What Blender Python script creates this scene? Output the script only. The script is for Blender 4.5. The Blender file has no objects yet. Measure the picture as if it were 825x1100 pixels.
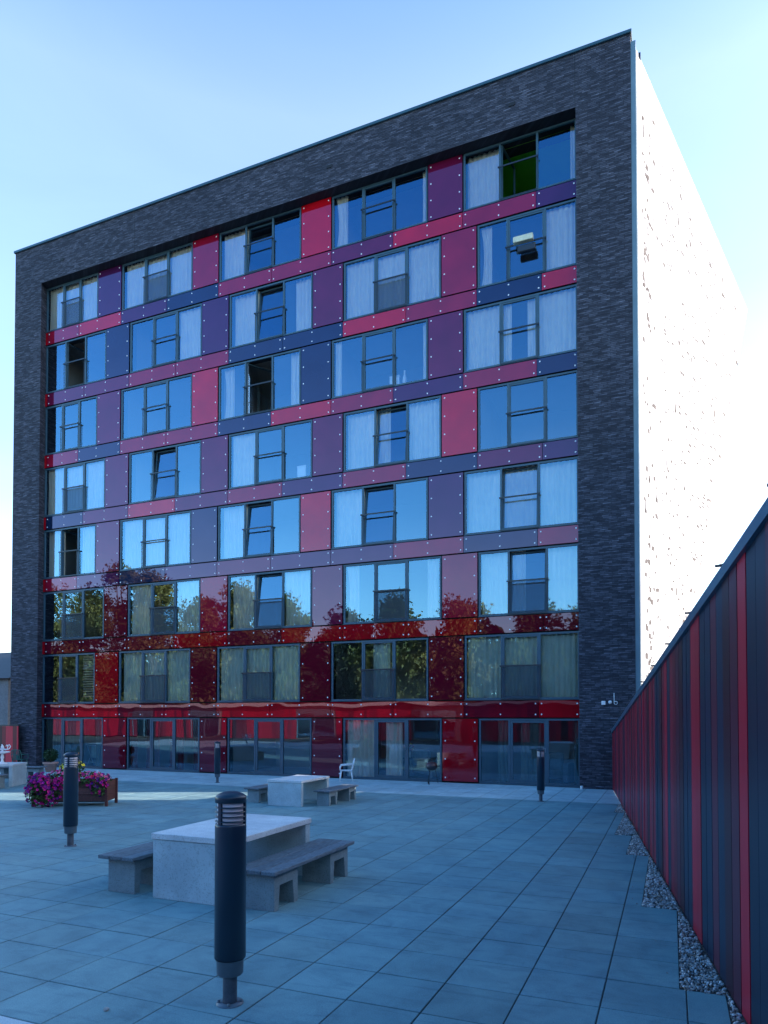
import bpy, math, random
from mathutils import Vector, Matrix
random.seed(7)
R = math.radians
COL = bpy.context.scene.collection
sc = bpy.context.scene

# ------------------------------------------------------------------ camera
cam = bpy.data.cameras.new("camera"); camo = bpy.data.objects.new("camera", cam); COL.objects.link(camo)
cam.sensor_width = 36; cam.sensor_fit = 'AUTO'
cam.lens = 36*739.12/1100; cam.shift_x = 0; cam.shift_y = 201.56/1100
cam.clip_start = .05; cam.clip_end = 3000
camo.location = (0, 0, 2.12); camo.rotation_euler = (R(90+1.268), 0, R(22.6046))
sc.camera = camo
sc.view_settings.view_transform = 'Standard'; sc.view_settings.look = 'None'
sc.view_settings.exposure = 0; sc.view_settings.gamma = 1
try:
    sc.cycles.use_denoising = True
    sc.cycles.transparent_max_bounces = 16
    sc.cycles.max_bounces = 8
except Exception: pass

# ------------------------------------------------------------------ node helpers
def mat_new(name):
    m = bpy.data.materials.new(name); m.use_nodes = True
    nt = m.node_tree; nt.nodes.clear()
    out = nt.nodes.new('ShaderNodeOutputMaterial')
    return m, nt, out
def N(nt, t, **kw):
    n = nt.nodes.new(t)
    for k, v in kw.items():
        if k.startswith('i_'):
            n.inputs[k[2:].replace('_', ' ')].default_value = v
        else: setattr(n, k, v)
    return n
def L(nt, a, b): nt.links.new(a, b)
def coords(nt, scale=(1,1,1), kind='Object'):
    tc = N(nt, 'ShaderNodeTexCoord'); mp = N(nt, 'ShaderNodeMapping'); mp.inputs['Scale'].default_value = scale
    if kind == 'World':
        g = N(nt, 'ShaderNodeNewGeometry'); L(nt, g.outputs['Position'], mp.inputs['Vector'])
    else: L(nt, tc.outputs[kind], mp.inputs['Vector'])
    return mp.outputs['Vector']
def noise(nt, vec, scale, detail=4, rough=.55, dist=0):
    n = N(nt, 'ShaderNodeTexNoise'); n.inputs['Scale'].default_value = scale
    n.inputs['Detail'].default_value = detail; n.inputs['Roughness'].default_value = rough
    n.inputs['Distortion'].default_value = dist
    L(nt, vec, n.inputs['Vector']); return n
def ramp(nt, fac, stops):
    r = N(nt, 'ShaderNodeValToRGB'); e = r.color_ramp.elements
    e[0].position, e[0].color = stops[0][0], (*stops[0][1], 1) if len(stops[0][1]) == 3 else stops[0][1]
    e[1].position, e[1].color = stops[-1][0], (*stops[-1][1], 1)
    for p, c in stops[1:-1]:
        q = e.new(p); q.color = (*c, 1)
    L(nt, fac, r.inputs['Fac']); return r.outputs['Color']
def mixc(nt, a, b, fac, mode='MIX'):
    m = N(nt, 'ShaderNodeMix', data_type='RGBA', blend_type=mode)
    for s, v in ((0, fac), (6, a), (7, b)):
        if hasattr(v, 'links'): L(nt, v, m.inputs[s])
        else: m.inputs[s].default_value = v if s == 0 else (*v, 1)
    return m.outputs[2]
def bump(nt, h, strength, dist=.01):
    b = N(nt, 'ShaderNodeBump'); b.inputs['Strength'].default_value = strength; b.inputs['Distance'].default_value = dist
    L(nt, h, b.inputs['Height']); return b.outputs['Normal']
def pbsdf(nt, out, col=None, rough=.6, metal=0, spec=.5, normal=None, **kw):
    p = N(nt, 'ShaderNodeBsdfPrincipled')
    if col is not None:
        if hasattr(col, 'links'): L(nt, col, p.inputs['Base Color'])
        else: p.inputs['Base Color'].default_value = (*col, 1)
    if hasattr(rough, 'links'): L(nt, rough, p.inputs['Roughness'])
    else: p.inputs['Roughness'].default_value = rough
    p.inputs['Metallic'].default_value = metal; p.inputs['Specular IOR Level'].default_value = spec
    if normal is not None: L(nt, normal, p.inputs['Normal'])
    if out: L(nt, p.outputs[0], out.inputs['Surface'])
    return p
def simple(name, col, rough=.55, metal=0, var=.25, nscale=6, bmp=.0, spec=.5):
    m, nt, out = mat_new(name)
    v = coords(nt, kind='World'); n = noise(nt, v, nscale, 5, .6)
    c = ramp(nt, n.outputs['Fac'], [(.25, tuple(x*(1-var) for x in col)), (.75, tuple(min(1, x*(1+var)) for x in col))])
    nr = bump(nt, n.outputs['Fac'], bmp) if bmp else None
    pbsdf(nt, out, c, rough, metal, spec, nr); return m
def attr_mat(name, rough=.5, var=.2, nscale=5, spec=.5, bmp=0, stretch=(1,1,1), gloss=0, dark=1.0):
    m, nt, out = mat_new(name)
    a = N(nt, 'ShaderNodeAttribute', attribute_name='Col')
    v = coords(nt, stretch, kind='World'); n = noise(nt, v, nscale, 6, .6)
    g = ramp(nt, n.outputs['Fac'], [(.3, (1-var,)*3), (.7, (1+var,)*3)])
    c = mixc(nt, a.outputs['Color'], g, 1.0, 'MULTIPLY')
    nr = bump(nt, n.outputs['Fac'], bmp, .004) if bmp else None
    p = pbsdf(nt, out, c, rough, 0, spec, nr)
    return m

M = {}
# --- facade glass panels: coloured backing under a glass sheet, mirror-like at the surface
def panel_mat(name, col):
    m, nt, out = mat_new(name)
    v = coords(nt, kind='World')
    n = noise(nt, v, 1.1, 2, .5)
    g = ramp(nt, n.outputs['Fac'], [(.3, (.86,)*3), (.7, (1.12,)*3)])
    c = mixc(nt, col, g, 1.0, 'MULTIPLY')
    p = pbsdf(nt, None, c, .6, 0, .0)
    n2 = noise(nt, v, .9, 1, .4); nr = bump(nt, n2.outputs['Fac'], .10, .05)
    gl = N(nt, 'ShaderNodeBsdfGlossy'); gl.inputs['Roughness'].default_value = .012
    gl.inputs['Color'].default_value = (.84, .66, .88, 1); L(nt, nr, gl.inputs['Normal'])
    fr = N(nt, 'ShaderNodeFresnel'); fr.inputs['IOR'].default_value = 1.78
    mx = N(nt, 'ShaderNodeMixShader'); L(nt, fr.outputs[0], mx.inputs[0]); L(nt, p.outputs[0], mx.inputs[1]); L(nt, gl.outputs[0], mx.inputs[2])
    L(nt, mx.outputs[0], out.inputs['Surface']); return m
PC = {'D': (.105, .004, .014), 'E': (.30, .003, .009), 'R': (.46, .004, .012), 'C': (.26, .006, .026), 'P': (.115, .006, .036), 'V': (.055, .010, .055), 'N': (.004, .020, .055)}
PM = {k: panel_mat('glazed_panel_'+n, PC[k]) for k, n in (('R','red'),('C','wine'),('P','plum'),('V','violet'),('N','navy'),('D','dark_maroon'),('E','deep_red'))}

def glass_mat(name, base=.22, tint=(.96,.97,.96), gc=(.38,.70,.94), wob=.05):
    m, nt, out = mat_new(name)
    v = coords(nt, kind='World'); n = noise(nt, v, .7, 1, .4)
    nr = bump(nt, n.outputs['Fac'], wob, .05)
    tr = N(nt, 'ShaderNodeBsdfTransparent'); tr.inputs[0].default_value = (*tint, 1)
    gl = N(nt, 'ShaderNodeBsdfGlossy'); gl.inputs['Roughness'].default_value = .0; gl.inputs['Color'].default_value = (*gc, 1)
    L(nt, nr, gl.inputs['Normal'])
    lw = N(nt, 'ShaderNodeLayerWeight'); lw.inputs['Blend'].default_value = .35
    mr = N(nt, 'ShaderNodeMapRange'); mr.inputs['To Min'].default_value = base; mr.inputs['To Max'].default_value = .95
    L(nt, lw.outputs['Fresnel'], mr.inputs['Value'])
    mx = N(nt, 'ShaderNodeMixShader'); L(nt, mr.outputs[0], mx.inputs[0]); L(nt, tr.outputs[0], mx.inputs[1]); L(nt, gl.outputs[0], mx.inputs[2])
    L(nt, mx.outputs[0], out.inputs['Surface']); return m
M['glass'] = glass_mat('window_glass')
M['glass_low'] = glass_mat('terrace_glass', .17)
M['frame'] = simple('slate_blue_aluminium', (.042, .095, .135), .38, 0, .12, 3)
M['black'] = simple('black_rubber_gap', (.008, .01, .014), .7)
M['metal'] = simple('galvanised_steel', (.30, .34, .38), .35, .7, .15, 9)
M['darkmetal'] = simple('dark_steel', (.02, .026, .036), .35, 0, .15, 9)
M['screw'] = simple('stainless_fixing', (.75, .78, .82), .35, 0, .05)
M['trim'] = simple('blue_grey_corner_trim', (.13, .21, .26), .45, 0, .15, 2)
M['cap'] = simple('teal_grey_parapet_cap', (.03, .085, .12), .4, 0, .15, 2)
M['room'] = simple('room_plaster', (.32, .31, .30), .9, 0, .1, 1)
M['green'] = simple('green_room_wall', (.16, .42, .05), .8, 0, .1, 2)
M['white'] = simple('white_plastic', (.78, .80, .82), .4, 0, .06)
M['lampwhite'] = simple('opal_lamp', (.8, .82, .85), .3, 0, .04)

# brick
def brick_mat():
    m, nt, out = mat_new('dark_blue_long_brick')
    tc = N(nt, 'ShaderNodeNewGeometry'); sp = N(nt, 'ShaderNodeSeparateXYZ'); L(nt, tc.outputs['Position'], sp.inputs[0])
    ad = N(nt, 'ShaderNodeMath', operation='ADD'); L(nt, sp.outputs['X'], ad.inputs[0]); L(nt, sp.outputs['Y'], ad.inputs[1])
    cb = N(nt, 'ShaderNodeCombineXYZ'); L(nt, ad.outputs[0], cb.inputs['X']); L(nt, sp.outputs['Z'], cb.inputs['Y'])
    b = N(nt, 'ShaderNodeTexBrick'); L(nt, cb.outputs[0], b.inputs['Vector'])
    b.inputs['Scale'].default_value = 1; b.inputs['Brick Width'].default_value = .25; b.inputs['Row Height'].default_value = .050
    b.inputs['Mortar Size'].default_value = .006; b.inputs['Mortar Smooth'].default_value = .2; b.inputs['Bias'].default_value = -.25
    b.offset = .37; b.offset_frequency = 2; b.squash = .8; b.squash_frequency = 3
    b.inputs['Color1'].default_value = (.032, .037, .050, 1); b.inputs['Color2'].default_value = (.105, .115, .145, 1)
    b.inputs['Mortar'].default_value = (.018, .02, .028, 1)
    mp = N(nt, 'ShaderNodeMapping'); mp.inputs['Scale'].default_value = (3.4, 19, 1); L(nt, cb.outputs[0], mp.inputs[0])
    n = noise(nt, mp.outputs[0], 1.0, 5, .7)
    g = ramp(nt, n.outputs['Fac'], [(.30, (.45, .45, .50)), (.52, (.95, .95, 1.0)), (.68, (2.1, 2.1, 2.1))])
    n3 = noise(nt, cb.outputs[0], .35, 3, .6)
    g3 = ramp(nt, n3.outputs['Fac'], [(.3, (.8,.8,.85)), (.7, (1.2,1.15,1.15))])
    c = mixc(nt, b.outputs['Color'], g, 1.0, 'MULTIPLY'); c = mixc(nt, c, g3, 1.0, 'MULTIPLY')
    nr = bump(nt, b.outputs['Fac'], .6, -.012)
    pbsdf(nt, out, c, .75, 0, .3, nr); return m
M['brick'] = brick_mat()

def concrete(name, col, nscale=9, var=.22):
    m, nt, out = mat_new(name)
    v = coords(nt, kind='World'); n = noise(nt, v, nscale, 8, .65); n2 = noise(nt, v, 1.7, 4, .6); n3 = noise(nt, v, 60, 2, .5)
    c = ramp(nt, n.outputs['Fac'], [(.28, tuple(x*(1-var) for x in col)), (.72, tuple(x*(1+var) for x in col))])
    g = ramp(nt, n2.outputs['Fac'], [(.3, (.8,.81,.83)), (.7, (1.12,1.1,1.08))]); c = mixc(nt, c, g, 1.0, 'MULTIPLY')
    g2 = ramp(nt, n3.outputs['Fac'], [(.36, (.62,)*3), (.44, (1,1,1))]); c = mixc(nt, c, g2, .6, 'MULTIPLY')
    nr = bump(nt, n.outputs['Fac'], .25, .004)
    pbsdf(nt, out, c, .8, 0, .3, nr); return m
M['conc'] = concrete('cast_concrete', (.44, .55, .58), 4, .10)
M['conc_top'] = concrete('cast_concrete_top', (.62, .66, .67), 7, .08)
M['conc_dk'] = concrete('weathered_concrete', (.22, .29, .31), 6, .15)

def slab_mat():
    m, nt, out = mat_new('concrete_paving_slabs')
    a = N(nt, 'ShaderNodeAttribute', attribute_name='Col')
    v = coords(nt, kind='World')
    n = noise(nt, v, 2.6, 8, .68, .6); n2 = noise(nt, v, .5, 4, .6); n3 = noise(nt, v, 110, 3, .6)
    mp = N(nt, 'ShaderNodeMapping'); mp.inputs['Scale'].default_value = (1.0, 5, 1); mp.inputs['Rotation'].default_value = (0,0,.3); L(nt, v, mp.inputs[0])
    n4 = noise(nt, mp.outputs[0], 1.3, 5, .7, 1.2)
    g = ramp(nt, n.outputs['Fac'], [(.25, (.70,.72,.74)), (.5, (1,1,1)), (.78, (1.25,1.22,1.18))])
    g2 = ramp(nt, n2.outputs['Fac'], [(.3, (.84,.86,.88)), (.7, (1.12,1.1,1.08))])
    g3 = ramp(nt, n3.outputs['Fac'], [(.3, (.8,)*3), (.7, (1.18,)*3)])
    g4 = ramp(nt, n4.outputs['Fac'], [(.33, (.80,.82,.85)), (.46, (1,1,1)), (1, (1.05,1.05,1.05))])
    c = a.outputs['Color']
    for q in (g, g2, g3, g4): c = mixc(nt, c, q, 1.0, 'MULTIPLY')
    rr = N(nt, 'ShaderNodeMapRange'); L(nt, n.outputs['Fac'], rr.inputs[0]); rr.inputs['To Min'].default_value = .55; rr.inputs['To Max'].default_value = .8
    nr = bump(nt, n3.outputs['Fac'], .25, .003)
    pbsdf(nt, out, c, rr.outputs[0], 0, .35, nr); return m
M['slab'] = slab_mat()
M['joint'] = simple('sandy_joint_bed', (.035, .04, .045), .95, 0, .4, 14)
M['gravelbed'] = simple('gravel_bed', (.06, .06, .06), .95, 0, .5, 30)
M['gravel'] = attr_mat('gravel_stone', .7, .25, 30)
M['board'] = attr_mat('painted_fence_board', .38, .10, 2.2, .45, 0, (1,1,.35))
M['wood'] = attr_mat('weathered_wood', .7, .35, 9, .3, .4, (6,1,6))
M['leaf'] = attr_mat('leaf', .6, .3, 3, .3)
M['petal'] = attr_mat('petal', .6, .12, 10, .2)
M['bark'] = simple('tree_bark', (.13, .085, .06), .9, 0, .4, 8, .5)

def curtain_mat(name, col, tr=.45):
    m, nt, out = mat_new(name)
    d = N(nt, 'ShaderNodeBsdfDiffuse'); d.inputs[0].default_value = (*col, 1)
    t = N(nt, 'ShaderNodeBsdfTranslucent'); t.inputs[0].default_value = (*col, 1)
    mx = N(nt, 'ShaderNodeMixShader'); mx.inputs[0].default_value = .25
    v = coords(nt, kind='World'); n = noise(nt, v, 3, 4, .6)
    g = ramp(nt, n.outputs['Fac'], [(.3, tuple(x*.88 for x in col)), (.7, col)]); L(nt, g, d.inputs[0])
    L(nt, d.outputs[0], mx.inputs[1]); L(nt, t.outputs[0], mx.inputs[2]); L(nt, mx.outputs[0], out.inputs['Surface']); return m
M['curtain'] = curtain_mat('white_net_curtain', (.98, .93, .82))
M['curtain_g'] = curtain_mat('green_grey_curtain', (.86, .96, .86))
M['curtain_r'] = curtain_mat('dark_red_curtain', (.16, .02, .03))
M['curtain_d'] = curtain_mat('dim_green_curtain', (.16, .22, .2))
def screen_mat():
    m, nt, out = mat_new('perforated_guard_sheet')
    t = N(nt, 'ShaderNodeBsdfTransparent'); t.inputs[0].default_value = (.8,.83,.86,1)
    p = pbsdf(nt, None, (.12,.15,.18), .5)
    mx = N(nt, 'ShaderNodeMixShader'); mx.inputs[0].default_value = .16
    L(nt, t.outputs[0], mx.inputs[1]); L(nt, p.outputs[0], mx.inputs[2]); L(nt, mx.outputs[0], out.inputs['Surface']); return m
M['guard'] = screen_mat()
def whitewall():
    m, nt, out = mat_new('white_render')
    v = coords(nt, kind='World'); n = noise(nt, v, .6, 5, .6)
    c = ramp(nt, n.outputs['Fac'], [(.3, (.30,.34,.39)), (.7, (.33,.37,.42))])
    pbsdf(nt, out, c, .8, 0, .2); return m
M['render'] = whitewall()
M['fleck'] = simple('dark_wall_opening', (.035,.035,.04), .9)

# ------------------------------------------------------------------ mesh builder
class MB:
    def __init__(s): s.v = []; s.f = []; s.m = []; s.c = []; s.s = []
    def face(s, pts, mi=0, col=(1,1,1), smooth=False):
        b = len(s.v); s.v += [tuple(p) for p in pts]; s.f.append(tuple(range(b, b+len(pts)))); s.m.append(mi); s.c.append(col); s.s.append(smooth)
    def box(s, x0, x1, y0, y1, z0, z1, mi=0, col=(1,1,1), bev=0, rot=None):
        if x0 > x1: x0, x1 = x1, x0
        if y0 > y1: y0, y1 = y1, y0
        if z0 > z1: z0, z1 = z1, z0
        b = len(s.v)
        if bev <= 0:
            P = [(x,y,z) for z in (z0,z1) for y in (y0,y1) for x in (x0,x1)]
            F = [(0,2,3,1),(4,5,7,6),(0,1,5,4),(2,6,7,3),(0,4,6,2),(1,3,7,5)]
        else:
            P = []; e = bev
            for z, i in ((z0, e), (z0+e, 0), (z1-e, 0), (z1, e)):
                x_a, x_b, y_a, y_b = x0, x1, y0, y1
                if i: ring = [(x0+e,y0+e),(x1-e,y0+e),(x1-e,y0+e),(x1-e,y1-e),(x1-e,y1-e),(x0+e,y1-e),(x0+e,y1-e),(x0+e,y0+e)]
                ring = [(x0+e,y0),(x1-e,y0),(x1,y0+e),(x1,y1-e),(x1-e,y1),(x0+e,y1),(x0,y1-e),(x0,y0+e)]
                if i:
                    cx, cy = (x0+x1)/2, (y0+y1)/2; hx, hy = (x1-x0)/2, (y1-y0)/2
                    ring = [(cx+(px-cx)*(hx-e)/hx, cy+(py-cy)*(hy-e)/hy) for px, py in ring]
                P += [(px,py,z) for px, py in ring]
            F = [tuple(range(7,-1,-1)), tuple(range(24,32))]
            for k in range(3):
                for j in range(8): F.append((k*8+j, k*8+(j+1)%8, (k+1)*8+(j+1)%8, (k+1)*8+j))
        if rot: P = [tuple(rot @ Vector(p)) for p in P]
        s.v += P
        for f in F: s.f.append(tuple(b+i for i in f)); s.m.append(mi); s.c.append(col); s.s.append(False)
    def tube(s, pts, r, n=8, mi=0, col=(1,1,1), caps=True):
        pts = [Vector(p) for p in pts]
        rs = r if isinstance(r, (list, tuple)) else [r]*len(pts)
        rings = []; prev = None
        for i, p in enumerate(pts):
            t = (pts[min(i+1,len(pts)-1)]-pts[max(i-1,0)]).normalized()
            a = prev - t*prev.dot(t) if prev is not None else (Vector((0,0,1)) if abs(t.z) < .9 else Vector((1,0,0)))
            if prev is None: a = t.cross(a)
            a.normalize(); prev = a; b = t.cross(a)
            base = len(s.v)
            for k in range(n):
                q = p + (a*math.cos(2*math.pi*k/n) + b*math.sin(2*math.pi*k/n))*rs[i]; s.v.append(tuple(q))
            rings.append(base)
        for i in range(len(rings)-1):
            for k in range(n):
                s.f.append((rings[i]+k, rings[i]+(k+1)%n, rings[i+1]+(k+1)%n, rings[i+1]+k)); s.m.append(mi); s.c.append(col); s.s.append(True)
        if caps:
            s.f.append(tuple(rings[0]+k for k in range(n-1,-1,-1))); s.m.append(mi); s.c.append(col); s.s.append(False)
            s.f.append(tuple(rings[-1]+k for k in range(n))); s.m.append(mi); s.c.append(col); s.s.append(False)
    def lathe(s, prof, c=(0,0,0), n=32, mi=0, col=(1,1,1), smooth=True):
        base = len(s.v)
        for r, z in prof:
            for k in range(n): s.v.append((c[0]+r*math.cos(2*math.pi*k/n), c[1]+r*math.sin(2*math.pi*k/n), c[2]+z))
        for i in range(len(prof)-1):
            for k in range(n):
                s.f.append((base+i*n+k, base+i*n+(k+1)%n, base+(i+1)*n+(k+1)%n, base+(i+1)*n+k)); s.m.append(mi); s.c.append(col); s.s.append(smooth)
    def build(s, name, mats, parent=None, origin=(0,0,0)):
        me = bpy.data.meshes.new(name)
        ox, oy, oz = origin
        me.from_pydata([(a-ox, b-oy, c-oz) for a, b, c in s.v], [], s.f)
        if not isinstance(mats, (list, tuple)): mats = [mats]
        for m in mats: me.materials.append(m)
        me.polygons.foreach_set('material_index', s.m); me.polygons.foreach_set('use_smooth', s.s)
        if any(c != (1,1,1) for c in s.c):
            ca = me.color_attributes.new('Col', 'FLOAT_COLOR', 'CORNER'); buf = []
            for p, c in zip(me.polygons, s.c): buf += [c[0], c[1], c[2], 1.0]*p.loop_total
            ca.data.foreach_set('color', buf)
        me.update()
        o = bpy.data.objects.new(name, me); COL.objects.link(o)
        if parent: o.parent = parent
        return o
def empty(name, loc=(0,0,0), rz=0):
    o = bpy.data.objects.new(name, None); COL.objects.link(o); o.location = loc; o.rotation_euler = (0,0,rz); o.empty_display_size = .2; return o
def tag(o, label, cat, group=None, kind=None):
    if label: o['label'] = label
    if cat: o['category'] = cat
    if group: o['group'] = group
    if kind: o['kind'] = kind
    return o
def structure(o): o['kind'] = 'structure'; return o
def copy_tree(o, parent=None):
    c = o.copy(); COL.objects.link(c)
    if parent: c.parent = parent
    for ch in list(o.children): copy_tree(ch, c)
    return c

# ================================================================== GROUND
mb = MB(); mb.face([(-600,-600,-.08),(600,-600,-.08),(600,900,-.08),(-600,900,-.08)])
structure(mb.build('ground', simple('ground_soil', (.09,.095,.08), .95, 0, .4, .5)))
mb = MB(); mb.box(-45, 1.5, -12, 20.86, -.075, -.012)
structure(mb.build('joint_bed', M['joint']))
S = .586; OX, OY = -4.594, 4.079
def right_edge(y):
    for y0, x in ((15.8,-1.15),(12.87,-.93),(11.11,-.64),(8.18,-.31),(5.83,.05),(3.49,.37),(1.15,.68),(-1.2,.98)):
        if y >= y0: return x
    return 1.0
pv = MB(); rs = random.Random(3)
def slab(mb, x0, x1, y0, y1, col, dz=0):
    g = .004; e = .004; z = dz
    tilt = [rs.uniform(-.0012,.0012) for _ in range(4)]
    a, b, c, d = x0+g, x1-g, y0+g, y1-g
    T = [(a+e,c+e,z+tilt[0]),(b-e,c+e,z+tilt[1]),(b-e,d-e,z+tilt[2]),(a+e,d-e,z+tilt[3])]
    B = [(a,c,z-e),(b,c,z-e),(b,d,z-e),(a,d,z-e)]; D = [(p[0],p[1],z-.03) for p in B]
    mb.face(T, 0, col)
    for i in range(4):
        j = (i+1)%4
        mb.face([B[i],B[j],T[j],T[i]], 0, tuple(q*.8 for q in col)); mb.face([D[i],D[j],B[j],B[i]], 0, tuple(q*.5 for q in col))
for j in range(-16, 23):
    y0 = OY+S*j; y1 = y0+S
    if j == 22: y1 = 17.26
    xr = right_edge((y0+y1)/2)
    k = -60
    while True:
        x0 = OX+S*k; x1 = x0+S
        if x0 >= xr-.04: break
        x1 = min(x1, xr)
        f = rs.gauss(1, .045); w = rs.uniform(-.008,.008)
        col = (.185*f+w, .315*f, .335*f-w)
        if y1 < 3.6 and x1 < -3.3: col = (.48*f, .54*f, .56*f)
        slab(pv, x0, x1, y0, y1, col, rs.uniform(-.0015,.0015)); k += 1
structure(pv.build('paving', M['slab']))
ap = MB()
for j in range(6):
    y0 = 17.26+j*.5727; y1 = y0+.5727
    for k in range(-44, 6):
        x0 = OX+S*k; x1 = x0+S
        if x1 > -1.05: break
        f = rs.gauss(1, .05); slab(ap, x0, x1, y0, y1, (.42*f, .54*f, .56*f), rs.uniform(-.001,.001))
structure(ap.build('light_paving_strip', M['slab']))

# gravel strip
def fx(y): return -1.54+.1317*(20.62-y)
gb = MB(); gb.face([(-1.1,20.5,-.009),(-1.3,20.5,-.009),(-1.3,-2,-.009),(1.6,-2,-.009)])
structure(gb.build('gravel_bed', M['gravelbed']))
gm = MB(); rg = random.Random(5)
ICO = []
phi = (1+5**.5)/2
for a in (-1,1):
    for b in (-phi,phi): ICO += [Vector((0,a,b)).normalized(), Vector((a,b,0)).normalized(), Vector((b,0,a)).normalized()]
import itertools
IF = []
d2 = min((ICO[0]-q).length for q in ICO[1:])
for i, j, k in itertools.combinations(range(12), 3):
    if all(abs((ICO[p]-ICO[q]).length-d2) < .01 for p, q in ((i,j),(j,k),(i,k))):
        nrm = (ICO[j]-ICO[i]).cross(ICO[k]-ICO[i]); IF.append((i,j,k) if nrm.dot(ICO[i]) > 0 else (i,k,j))
def pebble(mb, x, y, z, r, col):
    rot = Matrix.Rotation(rg.uniform(0,6.3), 3, Vector((rg.gauss(0,1),rg.gauss(0,1),rg.gauss(0,1))).normalized())
    sc_ = (r*rg.uniform(.8,1.3), r*rg.uniform(.7,1.1), r*rg.uniform(.5,.8)); b = len(mb.v)
    for p in ICO:
        q = rot @ Vector((p.x*sc_[0], p.y*sc_[1], p.z*sc_[2]))*rg.uniform(.88,1.1); mb.v.append((x+q.x, y+q.y, z+q.z))
    for f in IF: mb.f.append(tuple(b+i for i in f)); mb.m.append(0); mb.c.append(col); mb.s.append(False)
y = 20.3; cnt = 0
while y > 2.5:
    xa, xb = right_edge(y)+.01, fx(y)-.02
    if y > 17.26: xa = -1.1-.0
    dens = 1.0
    n = max(0, (xb-xa))*0.03/(.0155**2)*.55
    for _ in range(int(n+rg.random())):
        g = rg.choice([.12,.2,.28,.38,.55]); w = rg.uniform(-.03,.05)
        r = rg.uniform(.009,.019)
        pebble(gm, rg.uniform(xa,xb), y+rg.uniform(-.015,.015), rg.uniform(-.006,.012), r, (g+w,g,g-w*.6)); cnt += 1
    y -= .03
for _ in range(16):
    yy = rg.uniform(4.5,12); pebble(gm, right_edge(yy)-rg.uniform(.02,.25), yy, .008, rg.uniform(.006,.012), (.3,.3,.3))
tag(gm.build('gravel', M['gravel']), 'mixed grey gravel in the wedge strip between paving and board fence', 'gravel', kind='stuff')
pm = MB(); pebble(pm, 0, 0, .012, .022, (.35,.34,.32))
o = tag(pm.build('stone', M['gravel']), 'single small stone lying on the paving left of the nearest bollard', 'stone'); o.location = (-3.75,3.83,0)

# ================================================================== MAIN BUILDING
BY = 20.5; PY = 20.84; WY = 20.88
ROOT = (-13.2, 20.5, 0)
bld = empty('apartment_building', ROOT)
tag(bld, 'eight storey dark brick apartment block with red, plum and navy glass panels between windows', 'building')
def bp(mb, name, mats, parent=bld): return mb.build(name, mats, parent, ROOT)
XL, XR, ZR = -25.42, -.90, 21.62
RX0, RX1, RZ = -23.91, -2.43, 20.0
mb = MB()

def prism(mb, pts, z0, z1):
    mb.face([(x,y,z0) for x, y in pts][::-1]); mb.face([(x,y,z1) for x, y in pts])
    for i in range(len(pts)):
        a, b = pts[i], pts[(i+1)%len(pts)]; mb.face([(a[0],a[1],z0),(b[0],b[1],z0),(b[0],b[1],z1),(a[0],a[1],z1)])
prism(mb, [(XL,BY),(RX0,BY),(RX0-.12,20.87),(RX0-.12,21.6),(XL,21.6)], 0, RZ-.001); mb.box(XL, RX0, BY, 21.6, RZ, ZR)
mb.box(RX1, XR, BY, 21.6, 0, ZR); mb.box(RX0, RX1, BY, 21.6, RZ, ZR)
bp(mb, 'brick_wall', M['brick'])
mb = MB(); mb.box(XL-.05, XR+.04, BY-.06, BY+.5, ZR+.002, ZR+.10, bev=.01); bp(mb, 'parapet_cap', M['cap'])
mb = MB(); mb.box(XR+.003, XR+.14, BY+.02, BY+.9, 0, 21.40); bp(mb, 'corner_trim', M['trim'])
mb = MB(); mb.box(-2.452, -2.437, BY-.003, BY+.01, RZ+.02, ZR-.01); mb.box(-11.5, -11.488, BY-.003, BY+.01, RZ+.02, ZR-.01)
mb.box(-19.0,-18.988,BY-.003,BY+.01,RZ+.02,ZR-.01); bp(mb, 'expansion_joint', M['black'])
for vx, vz in ((-22.75,20.69),(-10.54,20.75),(-4.31,20.74)):
    mb = MB(); mb.box(vx-.10, vx+.10, BY-.02, BY+.02, vz-.05, vz+.05); bp(mb, 'wall_vent', M['black'])
# soffit and backing behind panels
mb = MB(); mb.box(RX0, RX1, 20.93, 20.945, 0, 0.02)
mb = MB()
ZB = [None]+[2.59*(8-r) for r in range(1,9)]
ZT = [None]+[min(ZB[r]+2.005, RZ-.012) for r in range(1,9)]; ZB[8] = .012
XA = [(-24.02,-21.19),(-19.93,-16.52),(-15.29,-11.85),(-10.62,-7.16),(-5.94,-2.45)]
XB = [(-24.02,-20.74),(-19.5,-16.08),(-14.83,-11.39),(-10.17,-6.71),(-5.49,-2.45)]
XS = lambda r: XA if r % 2 else XB
# backing wall pieces between openings (rooms lie behind the openings)
bk = MB()
for r in range(1, 9):
    xs = XS(r); z0 = ZB[r] if r < 8 else 0; z1 = ZT[r]
    edges = [RX0-.11]+[e for w in xs for e in w]+[RX1]
    for a, b in zip(edges[::2], edges[1::2]):
        if b-a > .03: bk.box(a+.002, b-.002, 20.92, 21.2, z0, z1)
    zt = ZB[r-1] if r > 1 else RZ
    if zt-z1 > .03: bk.box(RX0-.11, RX1-.002, 20.92, 21.2, z1+.003, zt-.003)
bp(bk, 'backing_wall', M['black'])
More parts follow.
